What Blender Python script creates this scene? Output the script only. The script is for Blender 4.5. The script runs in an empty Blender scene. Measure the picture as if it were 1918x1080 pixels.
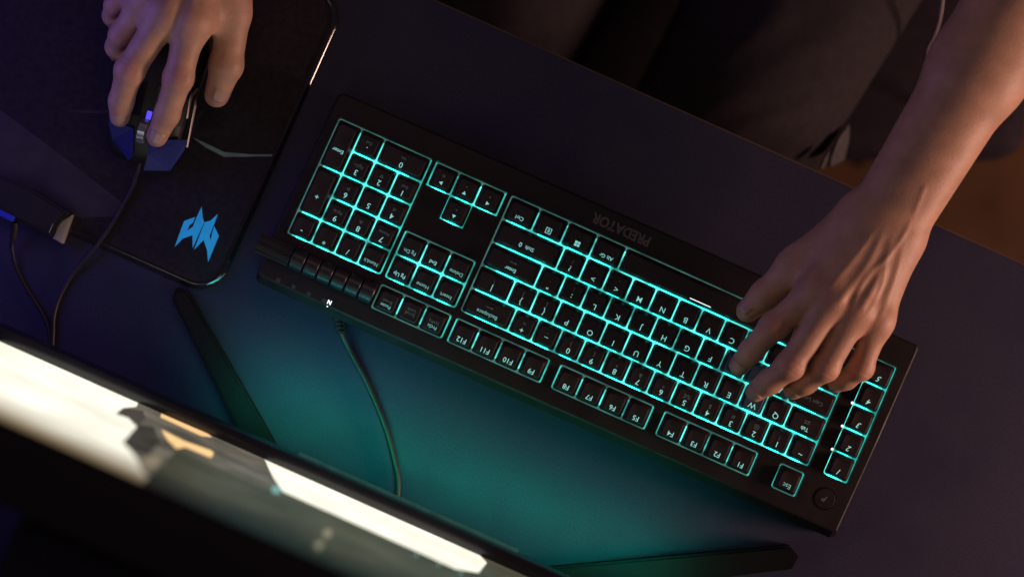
import bpy, bmesh, math, random
import numpy as np
from mathutils import Vector, Matrix
random.seed(7)
sc = bpy.context.scene
R = math.radians

# ------------------------------------------------------------------ camera, world, lights
H = 2.0                       # camera height above the desk top (m)
S0 = 0.0004073                # metres per photo pixel on the desk top
cam_d = bpy.data.cameras.new('camera'); cam = bpy.data.objects.new('camera', cam_d)
sc.collection.objects.link(cam); sc.camera = cam
cam.location = (0, 0, H); cam.rotation_euler = (0, 0, 0)
cam_d.sensor_width = 36; cam_d.lens = 36 * H / (1918 * S0)
cam_d.clip_start = 0.05; cam_d.clip_end = 50
cam_d.dof.use_dof = True; cam_d.dof.focus_distance = H - 0.035; cam_d.dof.aperture_fstop = 2.3

w = bpy.data.worlds.new('World'); sc.world = w; w.use_nodes = True
w.node_tree.nodes['Background'].inputs[0].default_value = (0.34, 0.24, 0.36, 1)
w.node_tree.nodes['Background'].inputs[1].default_value = 0.12

def area_light(name, loc, target, size, power, col, size_y=None):
    d = bpy.data.lights.new(name, 'AREA'); o = bpy.data.objects.new(name, d)
    sc.collection.objects.link(o); o.location = loc
    o.rotation_euler = (Vector(target) - Vector(loc)).to_track_quat('-Z', 'Y').to_euler()
    d.size = size; d.energy = power; d.color = col
    if size_y: d.shape = 'RECTANGLE'; d.size_y = size_y
    return o
area_light('warm_room_lamp', (1.25, -0.38, 0.28), (0.25, 0.02, 0.06), 0.26, 12.6, (1.0, 0.60, 0.47))
area_light('warm_ceiling_lamp', (0.45, 1.0, 1.7), (0.0, 0.1, 0.05), 0.5, 1.8, (1.0, 0.68, 0.40))
area_light('violet_room_light', (-0.62, 0.22, 0.22), (-0.2, 0.14, 0.03), 0.25, 0.75, (0.20, 0.17, 1.0))

sc.view_settings.view_transform = 'Standard'; sc.view_settings.look = 'None'
sc.view_settings.exposure = 0.0; sc.view_settings.gamma = 1.0
sc.cycles.use_denoising = True
sc.cycles.max_bounces = 5; sc.cycles.diffuse_bounces = 3; sc.cycles.glossy_bounces = 3
sc.cycles.caustics_reflective = False; sc.cycles.caustics_refractive = False

# ------------------------------------------------------------------ helpers
def P(px, py, z=0.0):
    k = S0 * (H - z) / H
    return Vector(((px - 959) * k, -(py - 540) * k, z))

def mat(name, col, rough=0.5, spec=0.4, emit=None, strength=0.0, var=0.12, scale=40.0, bump=0.0, bscale=None, metal=0.0, sample=True):
    m = bpy.data.materials.new(name); m.use_nodes = True
    nt = m.node_tree; b = nt.nodes['Principled BSDF']
    b.inputs['Roughness'].default_value = rough
    b.inputs['Specular IOR Level'].default_value = spec
    b.inputs['Metallic'].default_value = metal
    tc = nt.nodes.new('ShaderNodeTexCoord')
    n = nt.nodes.new('ShaderNodeTexNoise'); n.inputs['Scale'].default_value = scale; n.inputs['Detail'].default_value = 4
    nt.links.new(tc.outputs['Object'], n.inputs['Vector'])
    r = nt.nodes.new('ShaderNodeValToRGB')
    c0 = [c * (1 - var) for c in col]; c1 = [min(1, c * (1 + var)) for c in col]
    r.color_ramp.elements[0].color = (*c0, 1); r.color_ramp.elements[1].color = (*c1, 1)
    r.color_ramp.elements[0].position = 0.3; r.color_ramp.elements[1].position = 0.7
    nt.links.new(n.outputs['Fac'], r.inputs['Fac']); nt.links.new(r.outputs['Color'], b.inputs['Base Color'])
    if bump:
        n2 = nt.nodes.new('ShaderNodeTexNoise'); n2.inputs['Scale'].default_value = bscale or scale * 10; n2.inputs['Detail'].default_value = 3
        nt.links.new(tc.outputs['Object'], n2.inputs['Vector'])
        bp = nt.nodes.new('ShaderNodeBump'); bp.inputs['Strength'].default_value = bump; bp.inputs['Distance'].default_value = 0.0005
        nt.links.new(n2.outputs['Fac'], bp.inputs['Height']); nt.links.new(bp.outputs['Normal'], b.inputs['Normal'])
    if emit:
        b.inputs['Emission Color'].default_value = (*emit, 1); b.inputs['Emission Strength'].default_value = strength
        if not sample: m.cycles.emission_sampling = 'NONE'
    return m

def link(o, parent=None):
    sc.collection.objects.link(o)
    if parent: o.parent = parent
    return o
def mesh_obj(name, verts, faces, m, parent=None, smooth=None):
    me = bpy.data.meshes.new(name); me.from_pydata([tuple(v) for v in verts], [], faces); me.update()
    return me_obj(name, me, m, parent, smooth)
def me_obj(name, me, m, parent=None, smooth=None):
    if m and not me.materials: me.materials.append(m)
    if smooth is not None:
        me.polygons.foreach_set('use_smooth', [True] * len(me.polygons))
        if smooth < 180: me.set_sharp_from_angle(angle=R(smooth))
    return link(bpy.data.objects.new(name, me), parent)
def bm_obj(name, bm, m, parent=None, smooth=None):
    bmesh.ops.recalc_face_normals(bm, faces=bm.faces)
    me = bpy.data.meshes.new(name); bm.to_mesh(me); bm.free()
    return me_obj(name, me, m, parent, smooth)
def empty(name, loc=(0, 0, 0), rot=(0, 0, 0)):
    o = bpy.data.objects.new(name, None); o.empty_display_size = 0.02
    o.location = loc; o.rotation_euler = rot; return link(o)
def tag(o, label, cat=None, group=None, kind=None):
    o['label'] = label
    if cat: o['category'] = cat
    if group: o['group'] = group
    if kind: o['kind'] = kind
    return o
def bevel(bm, w, seg=2):
    bmesh.ops.bevel(bm, geom=bm.edges[:], offset=w, segments=seg, affect='EDGES', profile=0.6)
def box_bm(x0, x1, y0, y1, z0, z1, bev=0, seg=2):
    bm = bmesh.new()
    bmesh.ops.create_cube(bm, size=1)
    for v in bm.verts:
        v.co = Vector(((x0 + x1) / 2 + v.co.x * (x1 - x0), (y0 + y1) / 2 + v.co.y * (y1 - y0), (z0 + z1) / 2 + v.co.z * (z1 - z0)))
    if bev: bevel(bm, bev, seg)
    return bm
def prism(name, poly, z0, z1, m, parent=None, bev=0, seg=2, smooth=35):
    """vertical prism from a 2D outline"""
    bm = bmesh.new()
    vs = [bm.verts.new((p[0], p[1], z0)) for p in poly]
    f = bm.faces.new(vs)
    r = bmesh.ops.extrude_face_region(bm, geom=[f])
    top = [g for g in r['geom'] if isinstance(g, bmesh.types.BMVert)]
    for v in top: v.co.z = z1
    if bev:
        te = [e for e in bm.edges if all(abs(v.co.z - z1) < 1e-7 for v in e.verts)]
        bmesh.ops.bevel(bm, geom=te, offset=bev, segments=seg, affect='EDGES')
    return bm_obj(name, bm, m, parent, smooth)
def catmull(pts, n=10):
    pts = [Vector(p) for p in pts]; q = [pts[0] * 2 - pts[1]] + pts + [pts[-1] * 2 - pts[-2]]
    out = []
    for i in range(1, len(q) - 2):
        for k in range(n):
            t = k / n
            a, b, c, d = q[i - 1], q[i], q[i + 1], q[i + 2]
            out.append(0.5 * ((2 * b) + (c - a) * t + (2 * a - 5 * b + 4 * c - d) * t * t + (3 * b - a - 3 * c + d) * t ** 3))
    out.append(pts[-1]); return out
def tube_data(pts, rad, seg=10):
    vs, fs = [], []
    N = len(pts)
    up = Vector((0, 0, 1))
    for i, p in enumerate(pts):
        t = (pts[min(i + 1, N - 1)] - pts[max(i - 1, 0)]).normalized()
        a = t.cross(up)
        if a.length < 1e-3: a = t.cross(Vector((1, 0, 0)))
        a.normalize(); b = t.cross(a)
        r = rad[i] if isinstance(rad, (list, tuple)) else rad
        for k in range(seg):
            an = 2 * math.pi * k / seg
            vs.append(p + (a * math.cos(an) + b * math.sin(an)) * r)
    for i in range(N - 1):
        for k in range(seg):
            k2 = (k + 1) % seg
            fs.append((i * seg + k, i * seg + k2, (i + 1) * seg + k2, (i + 1) * seg + k))
    fs.append(tuple(range(seg))[::-1]); fs.append(tuple((N - 1) * seg + k for k in range(seg)))
    return vs, fs
def tube(name, pts, rad, m, parent=None, seg=10, n=10):
    vs, fs = tube_data(catmull(pts, n), rad, seg)
    return mesh_obj(name, vs, fs, m, parent, smooth=60)

# ------------------------------------------------------------------ signed-distance bodies (hands, cloth)
def smin(a, b, k):
    h = np.clip(0.5 + 0.5 * (b - a) / k, 0, 1)
    return b * (1 - h) + a * h - k * h * (1 - h)
class Grid:
    def __init__(s, lo, hi, h):
        s.lo = np.array(lo, np.float32); s.h = h
        s.n = np.ceil((np.array(hi) - s.lo) / h).astype(int) + 1
        s.ax = [s.lo[i] + h * np.arange(s.n[i], dtype=np.float32) for i in range(3)]
    def new(s): return np.full(s.n, 0.05, np.float32)
    def cone(s, F, a, b, ra, rb, k, pad=0.02):
        a = np.array(a, np.float32); b = np.array(b, np.float32); r = max(ra, rb) + pad
        lo = np.floor((np.minimum(a, b) - r - s.lo) / s.h).astype(int); hi = np.ceil((np.maximum(a, b) + r - s.lo) / s.h).astype(int) + 1
        lo = np.clip(lo, 0, s.n); hi = np.clip(hi, 0, s.n)
        if (hi <= lo).any(): return
        X = s.ax[0][lo[0]:hi[0], None, None]; Y = s.ax[1][None, lo[1]:hi[1], None]; Z = s.ax[2][None, None, lo[2]:hi[2]]
        d = b - a; L = float(d @ d) + 1e-12
        t = np.clip(((X - a[0]) * d[0] + (Y - a[1]) * d[1] + (Z - a[2]) * d[2]) / L, 0, 1)
        D = np.sqrt((X - a[0] - t * d[0]) ** 2 + (Y - a[1] - t * d[1]) ** 2 + (Z - a[2] - t * d[2]) ** 2) - (ra + (rb - ra) * t)
        sl = tuple(slice(lo[i], hi[i]) for i in range(3))
        F[sl] = smin(F[sl], D, k)
def surface_nets(F, lo, h):
    I = F < 0
    n = np.array(F.shape) - 1
    c = [(i, j, k) for i in (0, 1) for j in (0, 1) for k in (0, 1)]
    sub = lambda A, o: A[o[0]:o[0] + n[0], o[1]:o[1] + n[1], o[2]:o[2] + n[2]]
    cnt = sum(sub(I, o).astype(np.int8) for o in c)
    cells = np.argwhere((cnt > 0) & (cnt < 8))
    idx = -np.ones(n, np.int64); idx[tuple(cells.T)] = np.arange(len(cells))
    pos = np.zeros((len(cells), 3)); num = np.zeros(len(cells))
    for a in c:
        for ax in range(3):
            if a[ax]: continue
            b = list(a); b[ax] = 1
            fa = F[tuple((cells + a).T)]; fb = F[tuple((cells + b).T)]
            x = (fa < 0) != (fb < 0)
            t = np.where(x, fa / (fa - fb + 1e-20), 0)
            p = np.tile(np.array(a, float), (len(cells), 1)); p[:, ax] = t
            pos[x] += p[x]; num[x] += 1
    V = (cells + pos / num[:, None]) * h + lo
    faces = []
    for ax in range(3):
        u, v = (ax + 1) % 3, (ax + 2) % 3
        s0 = [slice(None)] * 3; s1 = [slice(None)] * 3
        s0[ax] = slice(0, -1); s1[ax] = slice(1, None)
        A, B = I[tuple(s0)], I[tuple(s1)]
        e = np.argwhere(A != B)
        e = e[(e[:, u] > 0) & (e[:, v] > 0) & (e[:, u] < n[u]) & (e[:, v] < n[v])]
        fl = A[tuple(e.T)]
        q = []
        for du, dv in ((-1, -1), (0, -1), (0, 0), (-1, 0)):
            g = e.copy(); g[:, u] += du; g[:, v] += dv; q.append(idx[tuple(g.T)])
        q = np.stack(q, 1); q[~fl] = q[~fl][:, ::-1]
        faces.append(q)
    Fc = np.concatenate(faces)
    Fc = Fc[(Fc >= 0).all(1)]
    return V, Fc
def laplace(V, Fc, it=2, lam=0.5):
    E = np.concatenate([Fc[:, [0, 1]], Fc[:, [1, 2]], Fc[:, [2, 3]], Fc[:, [3, 0]]])
    E = np.concatenate([E, E[:, ::-1]])
    deg = np.bincount(E[:, 0], minlength=len(V))[:, None]
    for _ in range(it):
        S = np.stack([np.bincount(E[:, 0], V[E[:, 1], i], minlength=len(V)) for i in range(3)], 1)
        V = V + lam * (S / np.maximum(deg, 1) - V)
    return V
def np_mesh(name, V, Fc):
    me = bpy.data.meshes.new(name)
    me.vertices.add(len(V)); me.vertices.foreach_set('co', V.astype(np.float32).ravel())
    me.loops.add(Fc.size); me.loops.foreach_set('vertex_index', Fc.astype(np.int32).ravel())
    me.polygons.add(len(Fc)); me.polygons.foreach_set('loop_start', np.arange(0, Fc.size, 4, dtype=np.int32))
    me.update(calc_edges=True); me.validate()
    return me

# ------------------------------------------------------------------ materials
M_desk = mat('desk_laminate', (0.0245, 0.0220, 0.0520), 0.55, 0.28, var=0.30, scale=750, bump=0.3, bscale=1800)
M_edge = mat('desk_edge', (0.10, 0.06, 0.055), 0.45, 0.5)
M_floor = mat('floor_wood', (0.085, 0.036, 0.014), 0.6, 0.2, var=0.35, scale=9)
M_case = mat('case_plastic', (0.014, 0.009, 0.010), 0.55, 0.25, var=0.15, scale=60, bump=0.25, bscale=2500)
M_cap = mat('keycap_plastic', (0.027, 0.018, 0.019), 0.50, 0.25, var=0.15, scale=120, bump=0.2, bscale=3000)
M_capblue = mat('keycap_slate_plastic', (0.045, 0.075, 0.12), 0.4, 0.5, var=0.15, scale=120, bump=0.2, bscale=3000)
M_glow = mat('backlight', (0.2, 0.5, 0.5), 0.4, 0.3, emit=(0.10, 1.0, 0.90), strength=1.05)
M_glowhot = mat('backlight_led', (0.2, 0.5, 0.5), 0.4, 0.3, emit=(0.022, 1.0, 0.80), strength=2.2)
def uneven(m, lo, hi, scale=95):
    nt = m.node_tree; b = nt.nodes['Principled BSDF']
    tc = nt.nodes.new('ShaderNodeTexCoord'); n = nt.nodes.new('ShaderNodeTexNoise'); n.inputs['Scale'].default_value = scale; n.inputs['Detail'].default_value = 2
    mr = nt.nodes.new('ShaderNodeMapRange'); mr.inputs[1].default_value = 0.35; mr.inputs[2].default_value = 0.66
    mr.inputs[3].default_value = lo; mr.inputs[4].default_value = hi
    nt.links.new(tc.outputs['Object'], n.inputs['Vector']); nt.links.new(n.outputs['Fac'], mr.inputs[0]); nt.links.new(mr.outputs[0], b.inputs['Emission Strength'])
uneven(M_glow, 0.25, 1.7, 60); uneven(M_glowhot, 1.6, 7.0, 60)
M_glowmid = mat('backlight_side', (0.2, 0.4, 0.4), 0.4, 0.3, emit=(0.05, 1.0, 0.85), strength=0.55, sample=False)
M_glowdim = mat('backlight_rim', (0.2, 0.3, 0.3), 0.4, 0.3, emit=(0.30, 1.0, 0.85), strength=0.13, sample=False)
M_leg = mat('legend_lit', (0.3, 0.5, 0.5), 0.5, 0.3, emit=(0.34, 1.0, 0.95), strength=0.52, sample=False)
M_legmid = mat('legend_half_lit', (0.3, 0.5, 0.5), 0.5, 0.3, emit=(0.25, 1.0, 0.92), strength=0.28, sample=False)
M_icon = mat('icon_print', (0.05, 0.055, 0.06), 0.5, 0.3)
M_legdim = mat('legend_faint', (0.10, 0.10, 0.10), 0.5, 0.3, emit=(0.5, 1.0, 0.85), strength=0.040, sample=False)
uneven(M_glowmid, 0.2, 0.75, 60); uneven(M_glowdim, 0.07, 0.19, 60)
M_ind = mat('indicator_white', (0.8, 0.8, 0.8), 0.4, 0.3, emit=(0.9, 1.0, 1.0), strength=1.1, sample=False)
M_logo = mat('logo_print', (0.11, 0.092, 0.092), 0.4, 0.4)
M_pad = mat('mousepad_cloth', (0.028, 0.019, 0.025), 0.85, 0.15, var=0.2, scale=200, bump=0.5, bscale=3500)
M_padrim = mat('mousepad_rim', (0.012, 0.010, 0.012), 0.11, 0.9)
M_padgrey = mat('mousepad_print_grey', (0.048, 0.038, 0.046), 0.85, 0.15, var=0.2, scale=60)
M_padline = mat('mousepad_print_line', (0.19, 0.25, 0.28), 0.8, 0.2, var=0.25, scale=60)
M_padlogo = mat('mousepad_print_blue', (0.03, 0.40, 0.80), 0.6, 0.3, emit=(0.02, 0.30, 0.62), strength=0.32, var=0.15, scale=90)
M_cable = mat('cable_rubber', (0.020, 0.015, 0.015), 0.45, 0.35, var=0.2)
M_black = mat('black_plastic', (0.012, 0.009, 0.010), 0.45, 0.4)
M_roll = mat('roller_plastic', (0.013, 0.011, 0.014), 0.38, 0.5)
M_foot = mat('foot_metal', (0.006, 0.004, 0.005), 0.6, 0.15)
M_gloss = mat('black_gloss_plastic', (0.010, 0.009, 0.012), 0.22, 0.55)
M_blue = mat('blue_mouse_panel', (0.010, 0.012, 0.11), 0.4, 0.35, emit=(0.02, 0.02, 0.5), strength=0.022, var=0.35, scale=60)  # blue base colour with a weak blue emission put into the panels
M_blueled = mat('blue_led', (0.1, 0.1, 0.8), 0.3, 0.5, emit=(0.12, 0.08, 1.0), strength=0.9, sample=False)
M_silver = mat('satin_metal', (0.42, 0.45, 0.50), 0.3, 0.5, metal=0.8)
M_trim = mat('dark_trim_metal', (0.10, 0.09, 0.09), 0.35, 0.5, metal=0.5)
M_pale = mat('pale_plastic', (0.34, 0.32, 0.28), 0.5, 0.4)
M_plug = mat('blue_plug_plastic', (0.02, 0.04, 0.55), 0.4, 0.4)
M_trouser = mat('dark_trouser_cloth', (0.027, 0.023, 0.026), 0.95, 0.1, var=0.12, scale=120, bump=0.6, bscale=900)
M_chair = mat('chair_fabric', (0.016, 0.010, 0.016), 0.8, 0.2, var=0.2, scale=80, bump=0.5, bscale=800)
M_lining = mat('pale_cotton', (0.08, 0.074, 0.08), 0.9, 0.1, var=0.2, scale=200)
M_nail = mat('nail', (0.44, 0.26, 0.21), 0.30, 0.5, var=0.06)

def skin_mat():
    m = mat('skin', (0.46, 0.262, 0.178), 0.48, 0.38, var=0.13, scale=70, bump=0.6, bscale=900)
    nt = m.node_tree; b = nt.nodes['Principled BSDF']
    at = nt.nodes.new('ShaderNodeAttribute'); at.attribute_name = 'redness'
    mx = nt.nodes.new('ShaderNodeMix'); mx.data_type = 'RGBA'
    src = b.inputs['Base Color'].links[0].from_socket
    nt.links.new(at.outputs['Fac'], mx.inputs[0]); nt.links.new(src, mx.inputs[6])
    mx.inputs[7].default_value = (0.50, 0.20, 0.145, 1)
    nt.links.new(mx.outputs[2], b.inputs['Base Color'])
    b.inputs['Subsurface Weight'].default_value = 0.18
    b.inputs['Subsurface Radius'].default_value = (0.9, 0.35, 0.2); b.inputs['Subsurface Scale'].default_value = 0.004
    return m
M_skin = skin_mat()

def smudged(m, lo, hi, scale):
    nt = m.node_tree; b = nt.nodes['Principled BSDF']; tc = nt.nodes.new('ShaderNodeTexCoord')
    n = nt.nodes.new('ShaderNodeTexNoise'); n.inputs['Scale'].default_value = scale; n.inputs['Detail'].default_value = 6; n.inputs['Roughness'].default_value = 0.65
    mr = nt.nodes.new('ShaderNodeMapRange'); mr.inputs[1].default_value = 0.35; mr.inputs[2].default_value = 0.65; mr.inputs[3].default_value = lo; mr.inputs[4].default_value = hi
    nt.links.new(tc.outputs['Object'], n.inputs['Vector']); nt.links.new(n.outputs['Fac'], mr.inputs[0]); nt.links.new(mr.outputs[0], b.inputs['Roughness'])
smudged(M_desk, 0.45, 0.63, 14); smudged(M_cap, 0.30, 0.62, 70); smudged(M_case, 0.40, 0.66, 30)
# ------------------------------------------------------------------ setting: floor, desk
TH = R(155.9)                                   # heading of the keyboard / desk in the room
ex = Vector((math.cos(TH), math.sin(TH), 0)); ey = Vector((-math.sin(TH), math.cos(TH), 0))   # typist's right, typist's forward

fl = mesh_obj('floor', [(-3, -3, -0.74), (3, -3, -0.74), (3, 3, -0.74), (-3, 3, -0.74)], [(0, 1, 2, 3)], M_floor)
tag(fl, 'dim brown wooden floor below the desk', kind='structure')

desk = empty('desk', P(1278, 210) - Vector((0, 0, 0.74)), (0, 0, TH))
tag(desk, 'dark matte desk top carrying the keyboard and mouse pad', 'desk')
def in_desk(o): o.parent = desk; return o
bm = box_bm(-0.75, 1.0, 0.0, 0.80, 0.712, 0.74, 0.0015, 2)
bm_obj('tabletop', bm, M_desk, desk, 35)
bm = box_bm(-0.75, 1.0, -0.0012, 0.0004, 0.714, 0.7385)
bm_obj('edge_band', bm, M_edge, desk)
for lx in (-0.68, 0.93):
    for ly in (0.06, 0.74):
        bm_obj('leg', box_bm(lx - 0.025, lx + 0.025, ly - 0.025, ly + 0.025, 0.0, 0.712, 0.003), M_black, desk, 35)

# ------------------------------------------------------------------ keyboard
U = 0.01905
TILT = R(5)
KZ = 0.016
kb = empty('keyboard', P(1605, 656, KZ + 0.006), (0, 0, 0))
kb.matrix_world = Matrix.Translation(P(1605, 656, KZ + 0.006)) @ Matrix.Rotation(TH, 4, 'Z') @ Matrix.Rotation(TILT, 4, 'X')
tag(kb, 'black full-size keyboard with teal backlit keys on the desk', 'keyboard')
kb.location = P(1605, 656, KZ)

DECK = 0.0065
groups = {   # name: (x0, x1, y0, y1) in key units
    'main': (0, 15, 0, 5), 'fa': (2, 6, 5.33, 6.33), 'fb': (6.5, 10.5, 5.33, 6.33), 'fc': (11, 15, 5.33, 6.33), 'esc': (0, 1, 5.33, 6.33),
    'sys': (15.27, 18.27, 5.33, 6.33), 'nav': (15.27, 18.27, 3, 5), 'num': (18.5, 22.5, 0, 5), 'mac': (-1.68, -0.68, 0, 5)}
def rrect(x0, x1, y0, y1, r, n=3):
    out = []
    for cx, cy, a0 in ((x1 - r, y1 - r, 0), (x0 + r, y1 - r, 90), (x0 + r, y0 + r, 180), (x1 - r, y0 + r, 270)):
        for i in range(n + 1):
            a = R(a0 + 90 * i / n); out.append((cx + r * math.cos(a), cy + r * math.sin(a)))
    return out
mg = 0.0007
holes = [rrect(a * U - mg, b * U + mg, c * U - mg, d * U + mg, 0.0022) for (a, b, c, d) in groups.values()]
ax0, ax1, ax2, ax3 = 15.27 * U, 16.27 * U, 17.27 * U, 18.27 * U
holes.append([(ax0 - mg, -mg), (ax3 + mg, -mg), (ax3 + mg, U + mg), (ax2 + mg, U + mg), (ax2 + mg, 2 * U + mg), (ax1 - mg, 2 * U + mg), (ax1 - mg, U + mg), (ax0 - mg, U + mg)])
# case: outer shell + deck with wells
outer = [(-2.22, -1.0), (-2.12, -1.18), (8, -1.16), (14, -1.10), (22.75, -1.0), (22.95, -0.85), (23.0, 5.2), (22.95, 7.1), (22.75, 7.25), (18, 7.3), (10, 7.28), (-1.95, 7.22), (-2.12, 7.1), (-2.2, 3)]
outer = [(x * U, y * U) for x, y in outer]
def inset_poly(poly, d):
    n = len(poly); cx = sum(p[0] for p in poly) / n; out = []
    for i in range(n):
        p0, p1, p2 = Vector(poly[i - 1]), Vector(poly[i]), Vector(poly[(i + 1) % n])
        a = (p1 - p0).normalized(); b = (p2 - p1).normalized()
        na = Vector((-a.y, a.x)); nb = Vector((-b.y, b.x)); q = (na + nb); q = q / max(0.3, q.dot(na))
        out.append(tuple(p1 + q * d))
    return out
bm = bmesh.new()
def ring(poly, zf):
    return [bm.verts.new((x, y, zf(x, y))) for x, y in poly]
def bridge(a, b):
    for i in range(len(a)):
        j = (i + 1) % len(a); bm.faces.new((a[i], a[j], b[j], b[i]))
bot_z = lambda x, y: (0.0022 - KZ - y * math.sin(TILT)) / math.cos(TILT)
r0 = ring(inset_poly(outer, 0.002), bot_z); r1 = ring(outer, lambda x, y: DECK - 0.0085 if y > 0 else DECK - 0.006)
back = lambda poly, d: [(x, y - (d if y > 6.5 * U else 0)) for x, y in poly]
r2 = ring(back(inset_poly(outer, 0.0012), 0.0035), lambda x, y: DECK - 0.0008); r3 = ring(back(inset_poly(outer, 0.0022), 0.0040), lambda x, y: DECK)
bridge(r0, r1); bridge(r1, r2); bridge(r2, r3); bm.faces.new(r0[::-1])
edges = [bm.edges.get((r3[i], r3[(i + 1) % len(r3)])) for i in range(len(r3))]
for hpoly in holes:
    hv = ring(hpoly, lambda x, y: DECK); lo = ring(hpoly, lambda x, y: -0.0006)
    for i in range(len(hv)):
        j = (i + 1) % len(hv)
        bm.faces.new((hv[j], hv[i], lo[i], lo[j])); 
    edges += [bm.edges.get((hv[i], hv[(i + 1) % len(hv)])) for i in range(len(hv))]
bmesh.ops.triangle_fill(bm, edges=edges, use_beauty=True)
case = bm_obj('case', bm, M_case, kb, 25)

# key list: (x0, x1, y0, y1, [(text, kind, dx, dy, size)], flags)
keys = []
S1, SW, SD = 0.0060, 0.0041, 0.0040
def key(g, x0, x1, y0, y1, prim=None, sec=None, size=None, mid=False, **kw):
    keys.append(dict(g=g, c=(x0, x1, y0, y1), prim=prim, sec=sec, size=size, mid=mid, **kw))
num1 = '1234567890'; sh = '!@#$%^&*()'
key('main', 0, 1, 4, 5, '~', '`', S1)
for i in range(10): key('main', 1 + i, 2 + i, 4, 5, num1[i], sh[i] if num1[i] != '5' else '%\u20ac', S1)
key('main', 11, 12, 4, 5, '_', '-', S1); key('main', 12, 13, 4, 5, '+', '=', S1)
key('main', 13, 15, 4, 5, 'Backspace', 'ARROW', SW, mid=True)
key('main', 0, 1.5, 3, 4, 'Tab', 'TABS', SW)
for i, c in enumerate('QWERTYUIOP'): key('main', 1.5 + i, 2.5 + i, 3, 4, c, None, S1, blue=c == 'W')
key('main', 11.5, 12.5, 3, 4, '{', '[', S1); key('main', 12.5, 13.5, 3, 4, '}', ']', S1); key('main', 13.5, 15, 3, 4, '|', '\\', S1)
key('main', 0, 1.75, 2, 3, None, 'Caps Lock', SW)
for i, c in enumerate('ASDFGHJKL'): key('main', 1.75 + i, 2.75 + i, 2, 3, c, None, S1, blue=c in 'ASD')
key('main', 10.75, 11.75, 2, 3, ':', ';', S1); key('main', 11.75, 12.75, 2, 3, '"', "'", S1); key('main', 12.75, 15, 2, 3, 'Enter', 'ARROW', SW)
key('main', 0, 2.25, 1, 2, 'SHIFT', None, SW)
for i, c in enumerate('ZXCVBNM'): key('main', 2.25 + i, 3.25 + i, 1, 2, c, None, S1)
key('main', 9.25, 10.25, 1, 2, '<', ',', S1); key('main', 10.25, 11.25, 1, 2, '>', '.', S1); key('main', 11.25, 12.25, 1, 2, '?', '/', S1)
key('main', 12.25, 15, 1, 2, 'SHIFT', None, SW)
key('main', 0, 1.25, 0, 1, 'Ctrl', None, SW); key('main', 1.25, 2.5, 0, 1, 'WIN', None, SW); key('main', 2.5, 3.75, 0, 1, 'Alt', None, SW)
key('main', 3.75, 10, 0, 1, None, None, SW, space=True)
key('main', 10, 11.25, 0, 1, 'Alt Gr', None, SW); key('main', 11.25, 12.5, 0, 1, 'WIN', None, SW); key('main', 12.5, 13.75, 0, 1, 'MENU', None, SW); key('main', 13.75, 15, 0, 1, 'Ctrl', None, SW)
for g, x, n in (('fa', 2, 1), ('fb', 6.5, 5), ('fc', 11, 9)):
    for i in range(4): key(g, x + i, x + i + 1, 5.33, 6.33, 'F%d' % (n + i), None, 0.0054, f=1)
key('esc', 0, 1, 5.33, 6.33, 'Esc', None, 0.0050, mid=True)
a = 15.27
key('sys', a, a + 1, 5.33, 6.33, 'PrtSc', 'SysRq', 0.0036, mid=True); key('sys', a + 1, a + 2, 5.33, 6.33, None, 'Scroll\nLock', SW); key('sys', a + 2, a + 3, 5.33, 6.33, 'Pause', 'Break', 0.0036, mid=True)
for i, (t, t2) in enumerate((('Insert', 'Delete'), ('Home', 'End'), ('Pg Up', 'Pg Dn'))):
    key('nav', a + i, a + i + 1, 4, 5, t, None, 0.0040, mid=i != 2); key('nav', a + i, a + i + 1, 3, 4, t2, None, 0.0040, mid=i != 1)
key('arr', a, a + 1, 0, 1, 'TRI_L', '\u2022', SW); key('arr', a + 1, a + 2, 0, 1, 'TRI_D', '\u2022', SW); key('arr', a + 2, a + 3, 0, 1, 'TRI_R', 'o', SW); key('arr', a + 1, a + 2, 1, 2, 'TRI_U', '\u2022', SW)
b = 18.5
for i, t in enumerate(('NumLk', '/', '*', '-')): key('num', b + i, b + i + 1, 4, 5, t, None, S1 if i else 0.0038, mid=i == 0)
for r_, (row, secs) in enumerate((('123', ('End', 'OUT_D', 'PgDn')), ('456', ('OUT_L', None, 'OUT_R')), ('789', ('Home', 'OUT_U', 'PgUp')))):
    for i in range(3): key('num', b + i, b + i + 1, 1 + r_, 2 + r_, row[i], secs[i], S1)
key('num', b, b + 2, 0, 1, '0', 'Ins', S1); key('num', b + 2, b + 3, 0, 1, '.', 'Del', S1)
key('num', b + 3, b + 4, 0, 2, 'Enter', None, SW); key('num', b + 3, b + 4, 2, 4, '+', None, S1)
for i in range(5): key('mac', -1.68, -0.68, 4 - i, 5 - i, str(i + 1), None, S1, ital=True)

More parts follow.
